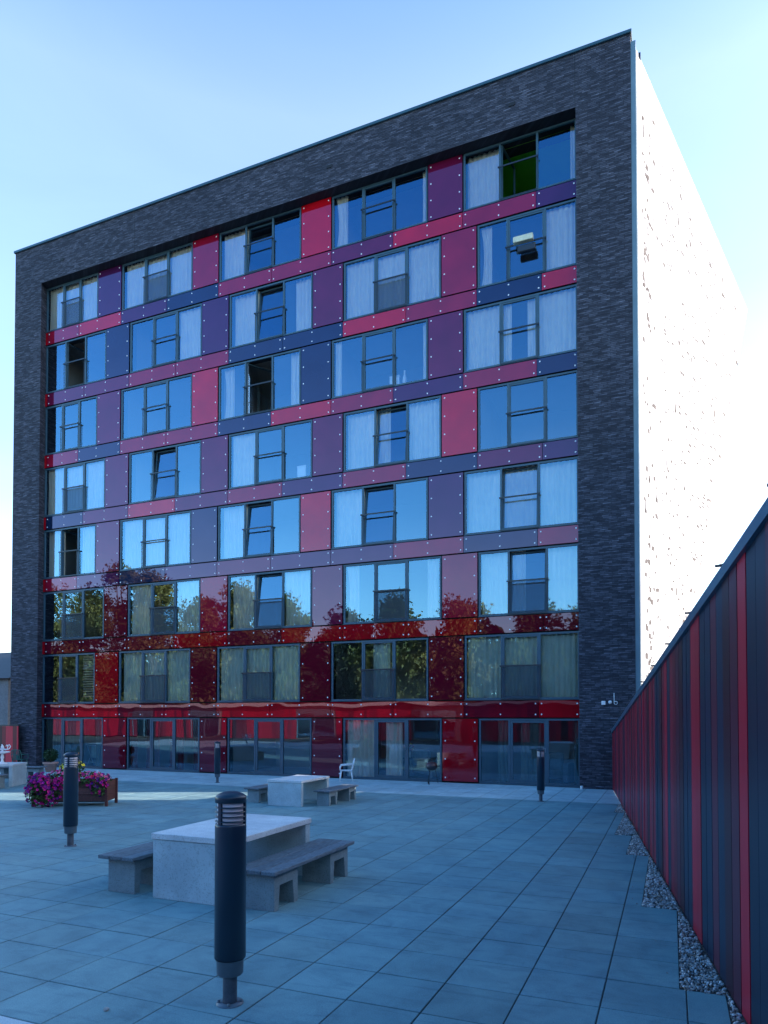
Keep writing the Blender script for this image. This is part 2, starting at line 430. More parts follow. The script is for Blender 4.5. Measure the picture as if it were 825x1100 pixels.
# panels
def panel(x0, x1, z0, z1, c, screws):
    mb = MB(); g = .008
    mb.box(x0+g, x1-g, PY, PY+.022, z0+g, z1-g, 0)
    for sx, sz in screws:
        n = 8; rr = .024; y = PY-.006
        P = [(sx+rr*math.cos(2*math.pi*k/n), y, sz-rr*math.sin(2*math.pi*k/n)) for k in range(n)]
        mb.face(P[::-1], 1)
        for k in range(n):
            a, b = P[k], P[(k+1)%n]; mb.face([a, b, (b[0],PY,b[2]), (a[0],PY,a[2])], 1)
    bp(mb, 'glass_panel', [PM[c], M['screw']])
PIER = {1:'VCRP', 2:'NVPC', 3:'PRNP', 4:'PPPR', 5:'PNRV', 6:'CPPP', 7:'RCPV', 8:'CCRR'}
PIER[6] = 'DCPC'; PIER[7] = 'EDDD'; PIER[8] = 'DDDE'
BAND = {1:['CR','VN','CC','PR','CV'], 2:['PP','CC','NN','RC','NR'], 3:['CN','CC','NR','CV','CN'],
        4:['NP','RP','CV','CN','PV'], 5:['CV','NV','PV','VC','NC'], 6:['DD','DE','DE','EE','DD'], 7:['DE','DD','EE','EE','DE']}
for r in range(1, 9):
    xs = XS(r); z0 = ZB[r] if r < 8 else .03; z1 = ZT[r]
    for i in range(4):
        a, b = xs[i][1]+.03, xs[i+1][0]-.03
        sc_ = []
        for f in (.06, .355, .645, .94):
            zz = z0+(z1-z0)*f; sc_ += [(a+.10, zz), (b-.10, zz)]
        panel(a, b, z0, z1+.0, PIER[r][i], sc_)
for r in range(1, 8):
    xs = XS(r); z1 = ZB[r]-.03; z0 = ZT[r+1]+.03
    for i in range(5):
        wa, wb = xs[i]; j = wa+(wb-wa)*.655
        e = xs[i+1][0]-.03 if i < 4 else RX1-.01
        s0 = RX0+.01 if i == 0 else wa-.03
        for (a, b, c, mids) in ((s0, j, BAND[r][i][0], [(s0+j)/2]), (j, e, BAND[r][i][1], [wb] if i < 4 else [])):
            if i == 0 and a == s0: panel(RX0-.115, s0-.002, z0, z1, 'R', [])
            sc_ = []
            for zz in (z0+.10, z1-.10):
                for x in [a+.09]+mids+[b-.09]: sc_.append((x, zz))
            panel(a, b, z0, z1, c, sc_)

# ---- windows
CW = random.Random(11)
def curtain(parent, x0, x1, z0, z1, y=21.03, mat='curtain', fold=.16, amp=.03, sway=0):
    mb = MB(); n = max(8, int((x1-x0)/.025)); ph = CW.uniform(0,6); rows = 5
    P = []
    for k in range(rows+1):
        t = k/rows; row = []
        for i in range(n+1):
            u = i/n; x = x0+(x1-x0)*u
            if sway: x += sway*(u if sway < 0 else (1-u))*math.sin(math.pi*min(1,(1-t)*1.0))*(.9)
            yy = y+amp*math.sin(x0*7+u*(x1-x0)/fold*6.28+ph+.5*math.sin(u*9+ph))*(1-.25*t)+.008*math.sin(u*31+t*3)
            row.append((x, yy, z0+(z1-z0)*t))
        P.append(row)
    for k in range(rows):
        for i in range(n): mb.face([P[k][i],P[k][i+1],P[k+1][i+1],P[k+1][i]], 0, (1,1,1), True)
    return mb.build('curtain', M[mat], parent, ROOT)
def window(r, i, lights, mid='normal', opt=None):
    """lights: three codes: C full curtain, L / R partial at that side, l / r thin strip, B both sides, - clear"""
    x0, x1 = XS(r)[i]; z0, z1 = ZB[r], ZT[r]
    fr = .055; y0, y1 = 20.868, 20.93
    th = (.31,.69) if (r % 2 == 0 and i == 4) else (.335,.665)
    m1, m2 = x0+(x1-x0)*th[0], x0+(x1-x0)*th[1]
    mb = MB()
    mb.box(x0, x1, y0, y1, z1-fr, z1); mb.box(x0, x1, y0, y1, z0, z0+fr)
    mb.box(x0, x0+fr, y0, y1, z0+fr, z1-fr); mb.box(x1-fr, x1, y0, y1, z0+fr, z1-fr)
    for m in (m1, m2): mb.box(m-.032, m+.032, y0+.002, y1, z0+fr, z1-fr)
    # outer drip sill
    mb.box(x0-.01, x1+.01, y0-.035, y0, z0-.018, z0)
    w = mb.build('window' if r < 8 else 'terrace_window', M['frame'], bld, ROOT)
    def pane(a, b, c, d, tilt=0):
        mb = MB(); w_ = (b-a)
        k = CW.uniform(-.002,.002); k2 = CW.uniform(-.002,.002)
        y = 20.905
        mb.face([(a,y+k,c),(b,y-k,c),(b,y-k+k2,d),(a,y+k+k2,d)])
        mb.build('pane', M['glass' if r < 8 else 'glass_low'], w, ROOT)
    zz0, zz1 = z0+fr, z1-fr
    pane(x0+fr, m1-.032, zz0, zz1); pane(m2+.032, x1-fr, zz0, zz1)
    sw = .05 if r < 8 else .075
    a, b = m1+.032, m2-.032
    # middle sash
    T = None
    if mid == 'tilt': T = Matrix.Translation((0,20.9,zz0)) @ Matrix.Rotation(R(-5),4,'X') @ Matrix.Translation((0,-20.9,-zz0))
    if mid == 'open': T = Matrix.Translation((a,20.92,0)) @ Matrix.Rotation(R(58),4,'Z') @ Matrix.Translation((-a,-20.92,0))
    if mid == 'wide': T = Matrix.Translation((a,20.92,0)) @ Matrix.Rotation(R(80),4,'Z') @ Matrix.Translation((-a,-20.92,0))
    mb = MB()
    for q in ((a, b, zz1-sw, zz1), (a, b, zz0, zz0+sw), (a, a+sw, zz0+sw, zz1-sw), (b-sw, b, zz0+sw, zz1-sw)):
        mb.box(q[0]+.002, q[1]-.002, y0+.012, y1+.01, q[2]+.001, q[3]-.001)
    if T: mb.v = [tuple(T @ Vector(p)) for p in mb.v]
    mb.build('sash', M['frame'], w, ROOT)
    mb = MB(); mb.face([(a+sw,20.91,zz0+sw),(b-sw,20.91,zz0+sw),(b-sw,20.91,zz1-sw),(a+sw,20.91,zz1-sw)])
    if T: mb.v = [tuple(T @ Vector(p)) for p in mb.v]
    mb.build('pane', M['glass' if r < 8 else 'glass_low'], w, ROOT)
    if r < 8:
        zh = z0+1.02
        mb = MB(); mb.box(m1-.05, m2+.05, 20.775, 20.80, zh-.022, zh+.022)
        for q in (m1-.03, m2+.01): mb.box(q, q+.02, 20.80, 20.868, zh-.012, zh+.012)
        mb.box(m1-.018, m1+.004, 20.80, 20.812, z0+.01, zh-.022); mb.box(m2-.004, m2+.018, 20.80, 20.812, z0+.01, zh-.022)
        mb.box(m1-.018, m2+.018, 20.797, 20.812, z0-.004, z0+.02)
        mb.build('handrail', M['darkmetal'], w, ROOT)
        if r in (6, 7) or (r, i) in ((1,0),(1,1),(2,3),(4,0)) or opt == 'guard':
            mb = MB(); mb.box(m1+.004, m2-.004, 20.802, 20.806, z0+.02, zh-.022); mb.build('guard_sheet', M['guard'], w, ROOT)
    else:
        mb = MB(); mb.tube([(b-.035,20.85,1.0),(b-.035,20.83,1.0),(b-.035,20.83,1.12),(b-.10,20.83,1.12)], .010, 6); mb.build('handle', M['metal'], w, ROOT)
    # room behind
    rx0, rx1, ry, rz1 = x0-.02, x1+.02, 24.2, z1+.28
    mb = MB(); Y0 = 21.205
    mb.face([(rx0,ry,z0-.01),(rx1,ry,z0-.01),(rx1,ry,rz1),(rx0,ry,rz1)]); mb.face([(rx0,Y0,z0-.01),(rx0,ry,z0-.01),(rx0,ry,rz1),(rx0,Y0,rz1)])
    mb.face([(rx1,ry,z0-.01),(rx1,Y0,z0-.01),(rx1,Y0,rz1),(rx1,ry,rz1)]); mb.face([(rx0,Y0,z0-.01),(rx1,Y0,z0-.01),(rx1,ry,z0-.01),(rx0,ry,z0-.01)])
    mb.face([(rx0,ry,rz1),(rx1,ry,rz1),(rx1,Y0,rz1),(rx0,Y0,rz1)])
    mb.face([(rx0,Y0,z1),(rx1,Y0,z1),(rx1,Y0,rz1),(rx0,Y0,rz1)])
    mb.build('room', M['green'] if opt == 'green' else M['room'], w, ROOT)
    # curtains
    cm = {6:'curtain',7:'curtain_g'}.get(r, 'curtain')
    if opt in ('curtain_g','curtain_r','curtain_d','curtain'): cm = opt
    segs = ((x0+fr, m1), (m1, m2), (m2, x1-fr)); 
    for (a, b), c in zip(segs, lights):
        W = b-a
        yy = 21.03 if (mid not in ('open','wide','tilt') ) else 21.10
        K = dict(mat=cm, y=yy)
        if c == 'C': curtain(w, a+.01, b-.01, z0+.04, z1-.004, **K)
        if c == 'L': curtain(w, a+.02, a+W*.42, z0+.04, z1-.004, sway=.10, **K)
        if c == 'R': curtain(w, b-W*.42, b-.02, z0+.04, z1-.004, sway=-.10, **K)
        if c == 'r': curtain(w, b-W*.14, b-.02, z0+.04, z1-.004, **K)
        if c == 'l': curtain(w, a+.02, a+W*.22, z0+.04, z1-.004, **K)
        if c == 'b': curtain(w, a+W*.35, b-.02, z0+.04, z1-.004, **K)
        if c == 'B': curtain(w, a+.02, a+W*.28, z0+.04, z1-.004, **K); curtain(w, b-W*.30, b-.02, z0+.04, z1-.004, **K)
        if c == 'M': curtain(w, a+W*.28, b-W*.2, z0+.04, z1-.004, **K)
    return w
WIN = {
 (1,0):('CCC','normal',0),(1,1):('CCC','normal',0),(1,2):('C--','tilt',0),(1,3):('L-r','normal',0),(1,4):('C-r','wide','green'),
 (2,0):('---','wide',0),(2,1):('--C','normal',0),(2,2):('C-b','tilt',0),(2,3):('CCC','normal',0),(2,4):('L-C','normal',0),
 (3,0):('---','normal',0),(3,1):('---','normal',0),(3,2):('L-R','open',0),(3,3):('l-r','normal',0),(3,4):('CBC','normal',0),
 (4,0):('CCC','normal',0),(4,1):('---','tilt',0),(4,2):('C--','normal',0),(4,3):('CLC','tilt',0),(4,4):('---','normal',0),
 (5,0):('C-C','wide',0),(5,1):('CCC','normal',0),(5,2):('C--','tilt',0),(5,3):('C--','tilt',0),(5,4):('CCC','tilt',0),
 (6,0):('---','normal',0),(6,1):('C-C','normal',0),(6,2):('C-C','tilt',0),(6,3):('L-R','normal',0),(6,4):('CLC','tilt','curtain'),
 (7,0):('---','normal',0),(7,1):('CCC','normal',0),(7,2):('CCC','normal',0),(7,3):('-M-','normal',0),(7,4):('CCC','normal',0),
 (8,0):('CCR','normal','curtain_d'),(8,1):('BBB','normal','curtain_r'),(8,2):('---','normal',0),(8,3):('CM-','normal','curtain'),(8,4):('RMr','normal','curtain_d')}
W = {}
for (r, i), (lg, md, op) in WIN.items(): W[(r,i)] = window(r, i, lg, md, op)

# white side wall running back from the right corner
D = Vector((.267,.964,0)).normalized(); NW = Vector((D.y,-D.x,0)); O0 = Vector((-.745,20.7,0))
def wp(t, z, off=0): p = O0+D*t+NW*off; return (p.x, p.y, z)
sil = [(0,0),(2.0,0),(3.13,3.09),(4.25,4.21),(6.01,6.44),(6.97,7.69),(8.97,11.05),(10.83,13.08),(13.83,18.1),(14.71,19.41),(15.87,21.16),(8.67,21.22),(0,21.28)]
mb = MB()
mb.face([wp(t,z,0) for t, z in sil]); mb.face([wp(t,z,-.3) for t, z in sil][::-1])
for k in range(len(sil)):
    a, b = sil[k], sil[(k+1)%len(sil)]; mb.face([wp(*b,0), wp(*a,0), wp(*a,-.3), wp(*b,-.3)])
rw = random.Random(21)
def tmax(z):
    pts = sil[1:11]
    for (ta,za),(tb,zb) in zip(pts, pts[1:]):
        if za <= z <= zb: return ta+(tb-ta)*(z-za)/(zb-za+1e-9)
    return 2
cols = [(.75,.25,80),(1.0,.5,45),(2.9,.5,90),(4.2,.9,110),(6.1,.9,110),(8.2,.8,90),(10.6,1.1,110),(13,.9,70)]
for tc_, sd, n in cols:
    for _ in range(n):
        z = rw.uniform(2.5, 20.2); t = rw.gauss(tc_, sd)
        if tc_ < 1.2: t = max(.45, min(1.55, t))
        if t < .4 or t > tmax(z)-.1: continue
        h = rw.uniform(.05,.11); w_ = h*rw.uniform(.9,1.6)*(1+t*.22); sk = rw.uniform(-.08,.08)
        if tc_ < 1.2: h *= 1.5; w_ *= 1.4
        if rw.random() < .04: h *= 3; w_ *= .6
        P = [wp(t-w_/2,z,.004), wp(t+w_/2,z+sk*.3,.004), wp(t+w_/2+sk,z+h,.004), wp(t-w_/2+sk,z+h*.9,.004)]
        mb.face(P, 1)
z = 4.5
while z < 21:       # the far edge shows a dotted line of openings
    t = tmax(z)-.12; mb.face([wp(t-.06,z,.004), wp(t+.06,z,.004), wp(t+.06,z+.12,.004), wp(t-.06,z+.12,.004)], 1); z += rw.uniform(.25,.9)
bp(mb, 'side_wall', [M['render'], M['fleck']])
mb = MB(); mb.box(-.73,-.64,20.88,21.0,21.20,21.33); bp(mb, 'roof_bracket', M['darkmetal'])
# rear mass of the building (closes the block)
mb = MB(); mb.box(XL+.01, -1.0, 24.6, 37, 0, 21.2); mb.box(XL+.02, XL+.3, 21.61, 24.59, 0, 21.2); mb.box(-1.25,-.95, 21.61, 24.59, 0, 21.2); mb.box(XL+.31,-1.26,21.61,24.59,20.6,21.2)
bp(mb, 'rear_block', M['brick'])

# things seen in and on the windows
def vase(x, z, s, label, col=None):
    mb = MB(); mb.lathe([(.0,0),(.05*s,0),(.07*s,.10*s),(.05*s,.22*s),(.025*s,.30*s),(.03*s,.42*s),(.0,.42*s)], (0,0,0), 14)
    o = tag(mb.build('vase', M['white']), label, 'vase'); o.location = (x, 20.99, z)
vase(-8.0, ZB[3]+.06, 1.1, 'white bottle-shaped vase inside the fourth window of the third row from the top')
def sillbox(x, z, w_, h, label, mat='white', name='storage_box', cat='box', y=20.985):
    mb = MB(); mb.box(-w_/2, w_/2, -.04, .04, 0, h*.86, bev=.008); mb.box(-w_/2-.01, w_/2+.01, -.048, .048, h*.86+.001, h, bev=.006)
    o = tag(mb.build(name, M[mat]), label, cat); o.location = (x, y, z)
sillbox(-8.35, ZB[3]+.06, .34, .34, 'white box beside the bottle-shaped vase inside a third-row window')
sillbox(-11.85, ZB[4]+.06, .34, .42, 'white box at the right sill of the middle window of the fourth row')
# planter box hung on the handrail, row 2 window 5
mb = MB(); mb.box(-.30,.30,-.16,0,-.02,.16,bev=.012); o = tag(mb.build('balcony_box', simple('cream_plastic',(.62,.62,.46),.5)), 'cream balcony box hung on the handrail of the right window in the second row', 'balcony box')
o.location = (-4.02, 20.768, ZB[2]+1.0)
mb = MB(); mb.box(-.27,.27,-.14,-.01,0,.20,bev=.02); mb.box(-.24,.24,-.02,.0,.20,.26); o = tag(mb.build('dark_bag', M['darkmetal']), 'dark bag hanging below the cream balcony box on the handrail', 'bag'); o.location = (-3.92, 20.768, ZB[2]+.66)
# lamp and blind in row 7 window 1
def hanging_lamp(x, y, ztop, s, label):
    t = empty('pendant_lamp', (x,y,ztop)); tag(t, label, 'lamp')
    mb = MB(); mb.tube([(0,0,0),(0,0,-.5*s)], .008, 6); mb.build('cord', M['darkmetal'], t)
    mb = MB(); mb.lathe([(.02,-.45*s),(.16*s,-.5*s),(.24*s,-.8*s),(.22*s,-.82*s),(.14*s,-.54*s),(0.0,-.47*s)], (0,0,0), 20); mb.build('lamp_shade', M['white'], t)
hanging_lamp(-22.55, 21.9, ZT[7]+.25, 1.0, 'white pendant lamp inside the leftmost window of the second storey')
mb = MB()
for k in range(17): mb.box(-21.95, -21.28, 21.02, 21.05, ZB[7]+.25+k*.1, ZB[7]+.30+k*.1)
mb.build('blind', simple('beige_blind',(.5,.42,.34),.7), W[(7,0)], ROOT)

# wall lights and hook on the brick
mb = MB(); mb.box(-.055,.055,-.05,0,-.055,.055,bev=.008); o = tag(mb.build('square_wall_light', M['lampwhite']), 'small square white lamp on the brick pier at right', 'wall lamp'); o.location = (-1.76,BY-.001,2.46)
mb = MB(); mb.lathe([(0,.05),(.035,.045),(.05,.02),(.05,0)], (0,0,0), 18); o = tag(mb.build('round_wall_light', M['lampwhite']), 'small round white lamp on the brick pier, right of the square one', 'wall lamp'); o.location = (-1.58,BY-.001,2.48); o.rotation_euler = (R(90),0,0)
mb = MB(); pts = [(0,-.04,.20),(0,-.04,.0),(0,-.04,-.08)]+[(.045-.045*math.cos(a),-.04,-.08-.045*math.sin(a)) for a in [k*.45 for k in range(1,14)]]
mb.tube(pts, .009, 6); mb.box(-.012,.012,-.04,0,.10,.125); o = tag(mb.build('pipe_hook', M['lampwhite']), 'thin white pipe hook with a curled end on the brick pier', 'hook'); o.location = (-1.47,BY-.001,2.54)

# ================================================================== FENCES
BC = {'m': (.14,.010,.024), 'r': (.34,.010,.028), 'w': (.21,.011,.028), 'n': (.010,.020,.045), 'd': (.045,.012,.022), 'p': (.085,.016,.034)}
fence = empty('board_fence', (fx(20.62), 20.62, 0)); tag(fence, 'tall fence of red, maroon and navy boards along the right side under a metal coping', 'fence')
FO = (fx(20.62), 20.62, 0)
def ftop(y): return 1.60+(20.62-max(y,0))*.1075
mb = MB(); rf = random.Random(9); s_ = 0.0
fd = Vector((.1317,-1,0)).normalized(); fn = Vector((-1,-.1317,0)).normalized()   # along fence toward camera, and outward to the courtyard
pat = list('mwdrmdnprwmdrmnwmdprdnmwrdnnmwdpdnrmmdnpwn'[:42]) + list('nrwmnpmdnnrrnnpndpr')[::1]
near = list('rpdnpnnrrnndpmwnrmdn')      # from the red board at the near end, going away
pat = (list('wrmrwmnrrwmdrwrmwnprrmmwrdrmwrdprnrwmdrmwn')[:42] + near[::-1])[:62] + list('nnpnrdnmwpnnrdmnpwdnrnmdpnwrdmnpndrwm')
Fl = 24.0; k = 0
bodyc = []
while s_ < Fl:
    wd = .25; c = BC[pat[k % len(pat)]]; k += 1
    f = rf.uniform(.85,1.15); col = tuple(q*f for q in c)
    a = Vector((FO[0],FO[1],0))+fd*s_; b = a+fd*(wd-.014); za, zb = ftop(a.y), ftop(b.y)
    off = rf.uniform(0,.006); a1, b1 = a+fn*off, b+fn*off; a2, b2 = a-fn*.02, b-fn*.02
    z0 = .01
    mb.face([(a1.x,a1.y,z0),(b1.x,b1.y,z0),(b1.x,b1.y,zb),(a1.x,a1.y,za)][::-1], 0, col)
    mb.face([(a2.x,a2.y,z0),(b2.x,b2.y,z0),(b2.x,b2.y,zb),(a2.x,a2.y,za)], 0, col)
    mb.face([(b1.x,b1.y,z0),(b2.x,b2.y,z0),(b2.x,b2.y,zb),(b1.x,b1.y,zb)][::-1], 0, col)
    mb.face([(a1.x,a1.y,z0),(a2.x,a2.y,z0),(a2.x,a2.y,za),(a1.x,a1.y,za)], 0, col)
    mb.face([(a1.x,a1.y,za),(b1.x,b1.y,zb),(b2.x,b2.y,zb),(a2.x,a2.y,za)], 0, col)
    s_ += wd
mb.build('boards', M['board'], fence, FO)
mb = MB(); A = Vector((FO[0],FO[1],0))-fn*.024; B = A+fd*Fl
mb.face([(A.x,A.y,.02),(B.x,B.y,.02),(B.x,B.y,ftop(B.y)-.03),(A.x,A.y,ftop(A.y)-.03)]); 
A2, B2 = A-fn*.05, B-fn*.05
mb.face([(A2.x,A2.y,.02),(B2.x,B2.y,.02),(B2.x,B2.y,ftop(B2.y)-.03),(A2.x,A2.y,ftop(A2.y)-.03)][::-1])
mb.face([(A.x,A.y,.02),(A2.x,A2.y,.02),(A2.x,A2.y,ftop(A.y)-.03),(A.x,A.y,ftop(A.y)-.03)])
mb.build('backing', M['black'], fence, FO)
mb = MB(); 
def fpt(s, off, dz):
    p = Vector((FO[0],FO[1],0))+fd*s+fn*off; return (p.x, p.y, ftop(p.y)+dz)
kk = 20.6
st = [(0,), (kk,), (Fl,)]
ss = [0, 5, 10, 15, 20.7, Fl]
prof = [(.035,-.02),(.035,.075),(-.12,.105),(-.12,-.02)]
for s0, s1 in zip(ss, ss[1:]):
    for (o1,d1),(o2,d2) in zip(prof, prof[1:]+prof[:1]):
        mb.face([fpt(s0,o1,d1),fpt(s1,o1,d1),fpt(s1,o2,d2),fpt(s0,o2,d2)])
mb.face([fpt(0,o_,d_) for o_,d_ in prof]); mb.build('coping', simple('zinc_coping', (.06,.13,.20), .35, .3, .15, 3), fence, FO)
mb = MB(); mb.tube([fpt(s,-.05,.19) for s in (.3,5,10,15,20.5)], .008, 6); mb.tube([fpt(s,-.05,.15) for s in (.3,5,10,15,20.5)], .006, 6)
mb.build('wire', M['metal'], fence, FO)
s = .6
while s < 20.6:
    mb = MB(); p = Vector(fpt(s,-.05,.10)); mb.tube([p, p+Vector((0,0,.10))], .016, 6)
    mb.tube([p+Vector((-.06,.03,.09)), p+Vector((.06,-.03,.08))], .012, 6); mb.tube([p+Vector((-.03,-.05,.08)), p+Vector((.03,.05,.09))], .010, 6)
    mb.build('wire_bracket', M['darkmetal'], fence, FO); s += 1.55

# fence at far left
lf = empty('board_fence', (-26.5,20.25,0)); tag(lf, 'low bright red and maroon board fence at the far left beside the brick pier', 'fence')
mb = MB(); x = -36.0; k = 0
while x < -24.62:
    wd = rf.choice([.14,.18,.22]); c = BC[('r','r','m','r','d','w')[k%6]]; c = tuple(min(1,q*1.9) for q in c) if k % 6 in (0,1,3) else c
    x1 = min(x+wd, -24.62); mb.box(x+.26*0, x1-.008, 20.23, 20.25+rf.uniform(0,.006), .02, 1.66, 0, c); x += wd; k += 1
mb.build('boards', M['board'], lf, (-26.5,20.25,0))
mb = MB(); mb.box(-36,-24.62,20.26,20.32,0.0,1.65); mb.build('backing', M['black'], lf, (-26.5,20.25,0))
mb = MB(); mb.box(-36,-24.60,20.21,20.33,1.67,1.71); mb.build('coping', M['darkmetal'], lf, (-26.5,20.25,0))

# neighbouring low house at far left
nb = empty('low_house', (-40,28,0)); tag(nb, 'low grey brick house with dark pitched roof behind the building at the far left', 'house')
mb = MB(); mb.box(-46,-34.9,28,36,0,4.2); mb.build('wall', concrete('pale_grey_brick',(.24,.24,.25)), nb, (-40,28,0))
mb = MB(); z = 4.203
P = [(-46.3,27.7,z),(-34.5,27.7,z),(-34.5,36.3,z),(-46.3,36.3,z)]; rA, rB = (-46.3,32,6.2), (-37.6,32,6.2)
mb.face([P[0],P[1],rB,rA]); mb.face([P[1],P[2],rB]); mb.face([P[2],P[3],rA,rB]); mb.face([P[3],P[0],rA]); mb.face(P[::-1])
mb.build('roof', simple('dark_slate',(.03,.04,.05),.6), nb, (-40,28,0))

# ================================================================== BOLLARDS
M['boll'] = simple('navy_powder_coat', (.007,.026,.050), .35, 0, .10, 4)
M['bcollar'] = simple('blue_grey_collar', (.10,.14,.17), .45, 0, .15, 12)
def make_bollard():
    t = empty('bollard_light')
    mb = MB(); mb.lathe([(.052,.0),(.052,.225)], n=24); mb.build('pipe', simple('weathered_pipe', (.075,.095,.12), .5, .2, .3, 14), t)
    mb = MB(); mb.lathe([(.10,.0),(.10,.008),(.055,.014)], n=20)
    for a in range(4): 
        q = a*math.pi/2+.5; mb.lathe([(.012,.008),(.012,.026),(0,.028)], (.08*math.cos(q),.08*math.sin(q),0), 6)
    mb.build('base_plate', M['bcollar'], t)
    mb = MB(); mb.lathe([(.05,.215),(.088,.215),(.096,.225),(.099,.322),(.112,.335)], n=32); mb.build('collar', M['bcollar'], t)
    mb = MB(); mb.lathe([(.106,.337),(.114,.342),(.114,1.300),(.114,1.3005),(.112,1.306),(.112,1.318),(.08,1.319)], n=40); mb.build('body', M['boll'], t)
    mb = MB(); mb.lathe([(.098,1.32),(.098,1.476)], n=28); mb.build('diffuser', simple('opal_diffuser',(.80,.76,.82),.3,0,.05), t)
    for k in range(4):
        z = 1.336+k*.034; mb = MB(); mb.lathe([(.099,z+.004),(.114,z),(.1145,z+.005),(.099,z+.010)], n=36); mb.build('louvre', M['boll'], t)
    for a in (R(-100), R(20), R(140)):
        mb = MB(); rot = Matrix.Rotation(a, 3, 'Z'); mb.box(.094,.113,-.014,.014,1.318,1.475, rot=rot); mb.build('louvre_post', M['boll'], t)
    mb = MB(); mb.lathe([(.08,1.474),(.114,1.475),(.114,1.515),(.110,1.522),(.088,1.538),(.05,1.552),(.0,1.556)], n=40); mb.build('cap', M['boll'], t)
    return t
b0 = make_bollard()
for k, ((x, y), s, lb) in enumerate((((-3.01,4.28),1.0,'large dark navy bollard light standing nearest in the foreground'),
        ((-8.97,8.36),.975,'dark blue bollard light in front of the flower planter'),
        ((-13.06,17.85),.83,'small distant bollard light between the planter and the second concrete table'),
        ((-2.95,17.07),.83,'distant bollard light at right before the last terrace window'))):
    o = b0 if k == 0 else copy_tree(b0)
    o.location = (x,y,0); o.scale = (s,s,s); o.rotation_euler = (0,0,[0,.6,1.7,2.4][k]); tag(o, lb, 'bollard', 'bollard lights in the courtyard')

# ================================================================== TABLES / BENCHES
def make_table():
    t = empty('concrete_table')
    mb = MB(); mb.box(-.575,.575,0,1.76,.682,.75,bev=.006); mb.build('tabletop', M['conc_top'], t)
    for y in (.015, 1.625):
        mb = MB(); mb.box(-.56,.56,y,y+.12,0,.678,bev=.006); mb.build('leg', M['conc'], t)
    return t
def make_bench():
    t = empty('bench')
    mb = MB(); rb = random.Random(4)
    for k in range(3):
        x0 = -.27+k*.181; f = rb.uniform(.75,1.3); mb.box(x0,x0+.170,0,2.0,.405,.447,0,(.15*f,.19*f,.22*f),bev=.005)
    mb.box(-.20,.20,.2,.26,.386,.403,0,(.03,.03,.03)); mb.box(-.20,.20,1.7,1.76,.386,.403,0,(.03,.03,.03))
    mb.build('seat', M['wood'], t)
    for y in (.10, 1.42):
        mb = MB()
        P = [(0,0),(.08,0),(.11,.265),(.39,.265),(.42,0),(.50,0),(.50,.385),(0,.385)]   # outline in y-z: an arch
        xl, xr = -.20, .20
        A_ = [(xl,y+p,z) for p, z in P]; B_ = [(xr,y+p,z) for p, z in P]
        def cap(Q, flip):
            for ids in ((0,1,2,7),(2,3,6,7),(3,4,5,6)):
                f = [Q[i] for i in ids]; mb.face(f[::-1] if flip else f)
        cap(A_, True); cap(B_, False)
        for i in range(8):
            j = (i+1)%8; mb.face([A_[i],A_[j],B_[j],B_[i]][::-1])
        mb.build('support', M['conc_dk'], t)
    return t
t0 = make_table(); be0 = make_bench()
def put(o, loc, s, rz, lb, cat, grp):
    o.location = (*loc,0); o.scale = (s,s,s); o.rotation_euler = (0,0,rz); tag(o, lb, cat, grp); return o
TG, BG = 'concrete courtyard tables', 'wooden benches on concrete blocks'
put(t0, (-5.0,6.36), 1, 0, 'pale concrete table right behind the nearest bollard', 'table', TG)
put(copy_tree(t0), (-8.30,13.9), .80, 0, 'pale concrete table in the middle distance left of the white chair', 'table', TG)
put(copy_tree(t0), (-18.15,15.0), .88, R(118), 'pale concrete table at the left edge carrying the white ornate stand', 'table', TG)
put(be0, (-4.15,6.32), 1, 0, 'grey plank bench right of the nearest concrete table', 'bench', BG)
put(copy_tree(be0), (-6.07,6.32), 1, 0, 'grey plank bench left of the nearest concrete table, half hidden', 'bench', BG)
put(copy_tree(be0), (-7.48,14.2), .80, 0, 'grey plank bench right of the middle-distance concrete table', 'bench', BG)
put(copy_tree(be0), (-9.33,14.1), .80, 0, 'grey plank bench left of the middle-distance concrete table', 'bench', BG)
put(copy_tree(be0), (-17.75,14.15), .88, R(112), 'grey plank bench before the table at the left edge', 'bench', BG)
put(copy_tree(be0), (-19.35,16.9), .88, R(112), 'grey plank bench behind the table at the left edge', 'bench', BG)

# ================================================================== WHITE CHAIR
def garden_chair(loc, rz, s, mat, label, cat='chair'):
    t = empty('garden_chair', loc, rz); t.scale = (s,s,s); tag(t, label, cat)
    mb = MB(); mb.box(-.23,.23,-.22,.22,.41,.44,bev=.01); mb.build('seat', mat, t)
    for sx in (-1,1):
        for sy in (-1,1):
            mb = MB(); mb.tube([(sx*.21,sy*.20,.41),(sx*.26,sy*.26,0)], [.026,.018], 8); mb.build('leg', mat, t)
        mb = MB(); mb.tube([(sx*.24,-.23,.41),(sx*.27,-.25,.55),(sx*.28,-.20,.64),(sx*.28,.05,.66),(sx*.26,.24,.68)], .02, 8); mb.build('armrest', mat, t)
    mb = MB()
    mb.tube([(-.22,.22,.42),(-.24,.27,.65),(-.20,.32,.86),(0,.34,.90),(.20,.32,.86),(.24,.27,.65),(.22,.22,.42)], .02, 8)
    for k in range(5):
        x = -.14+k*.07; mb.box(x-.02,x+.02,0,.012,0,.44, rot=None)
        for q in range(len(mb.v)-8, len(mb.v)):
            v = mb.v[q]; mb.v[q] = (v[0], .245+v[1]+v[2]*.2, .44+v[2])
    mb.build('backrest', mat, t); return t
garden_chair((-9.62,19.95,0), R(-62), .80, M['white'], 'white plastic garden chair standing by the fourth terrace window')
M['gchair'] = simple('dark_green_plastic', (.03,.13,.11), .5)
garden_chair((-23.75,19.6,0), R(200), .85, M['gchair'], 'dark green plastic garden chair near the brick pier at left')

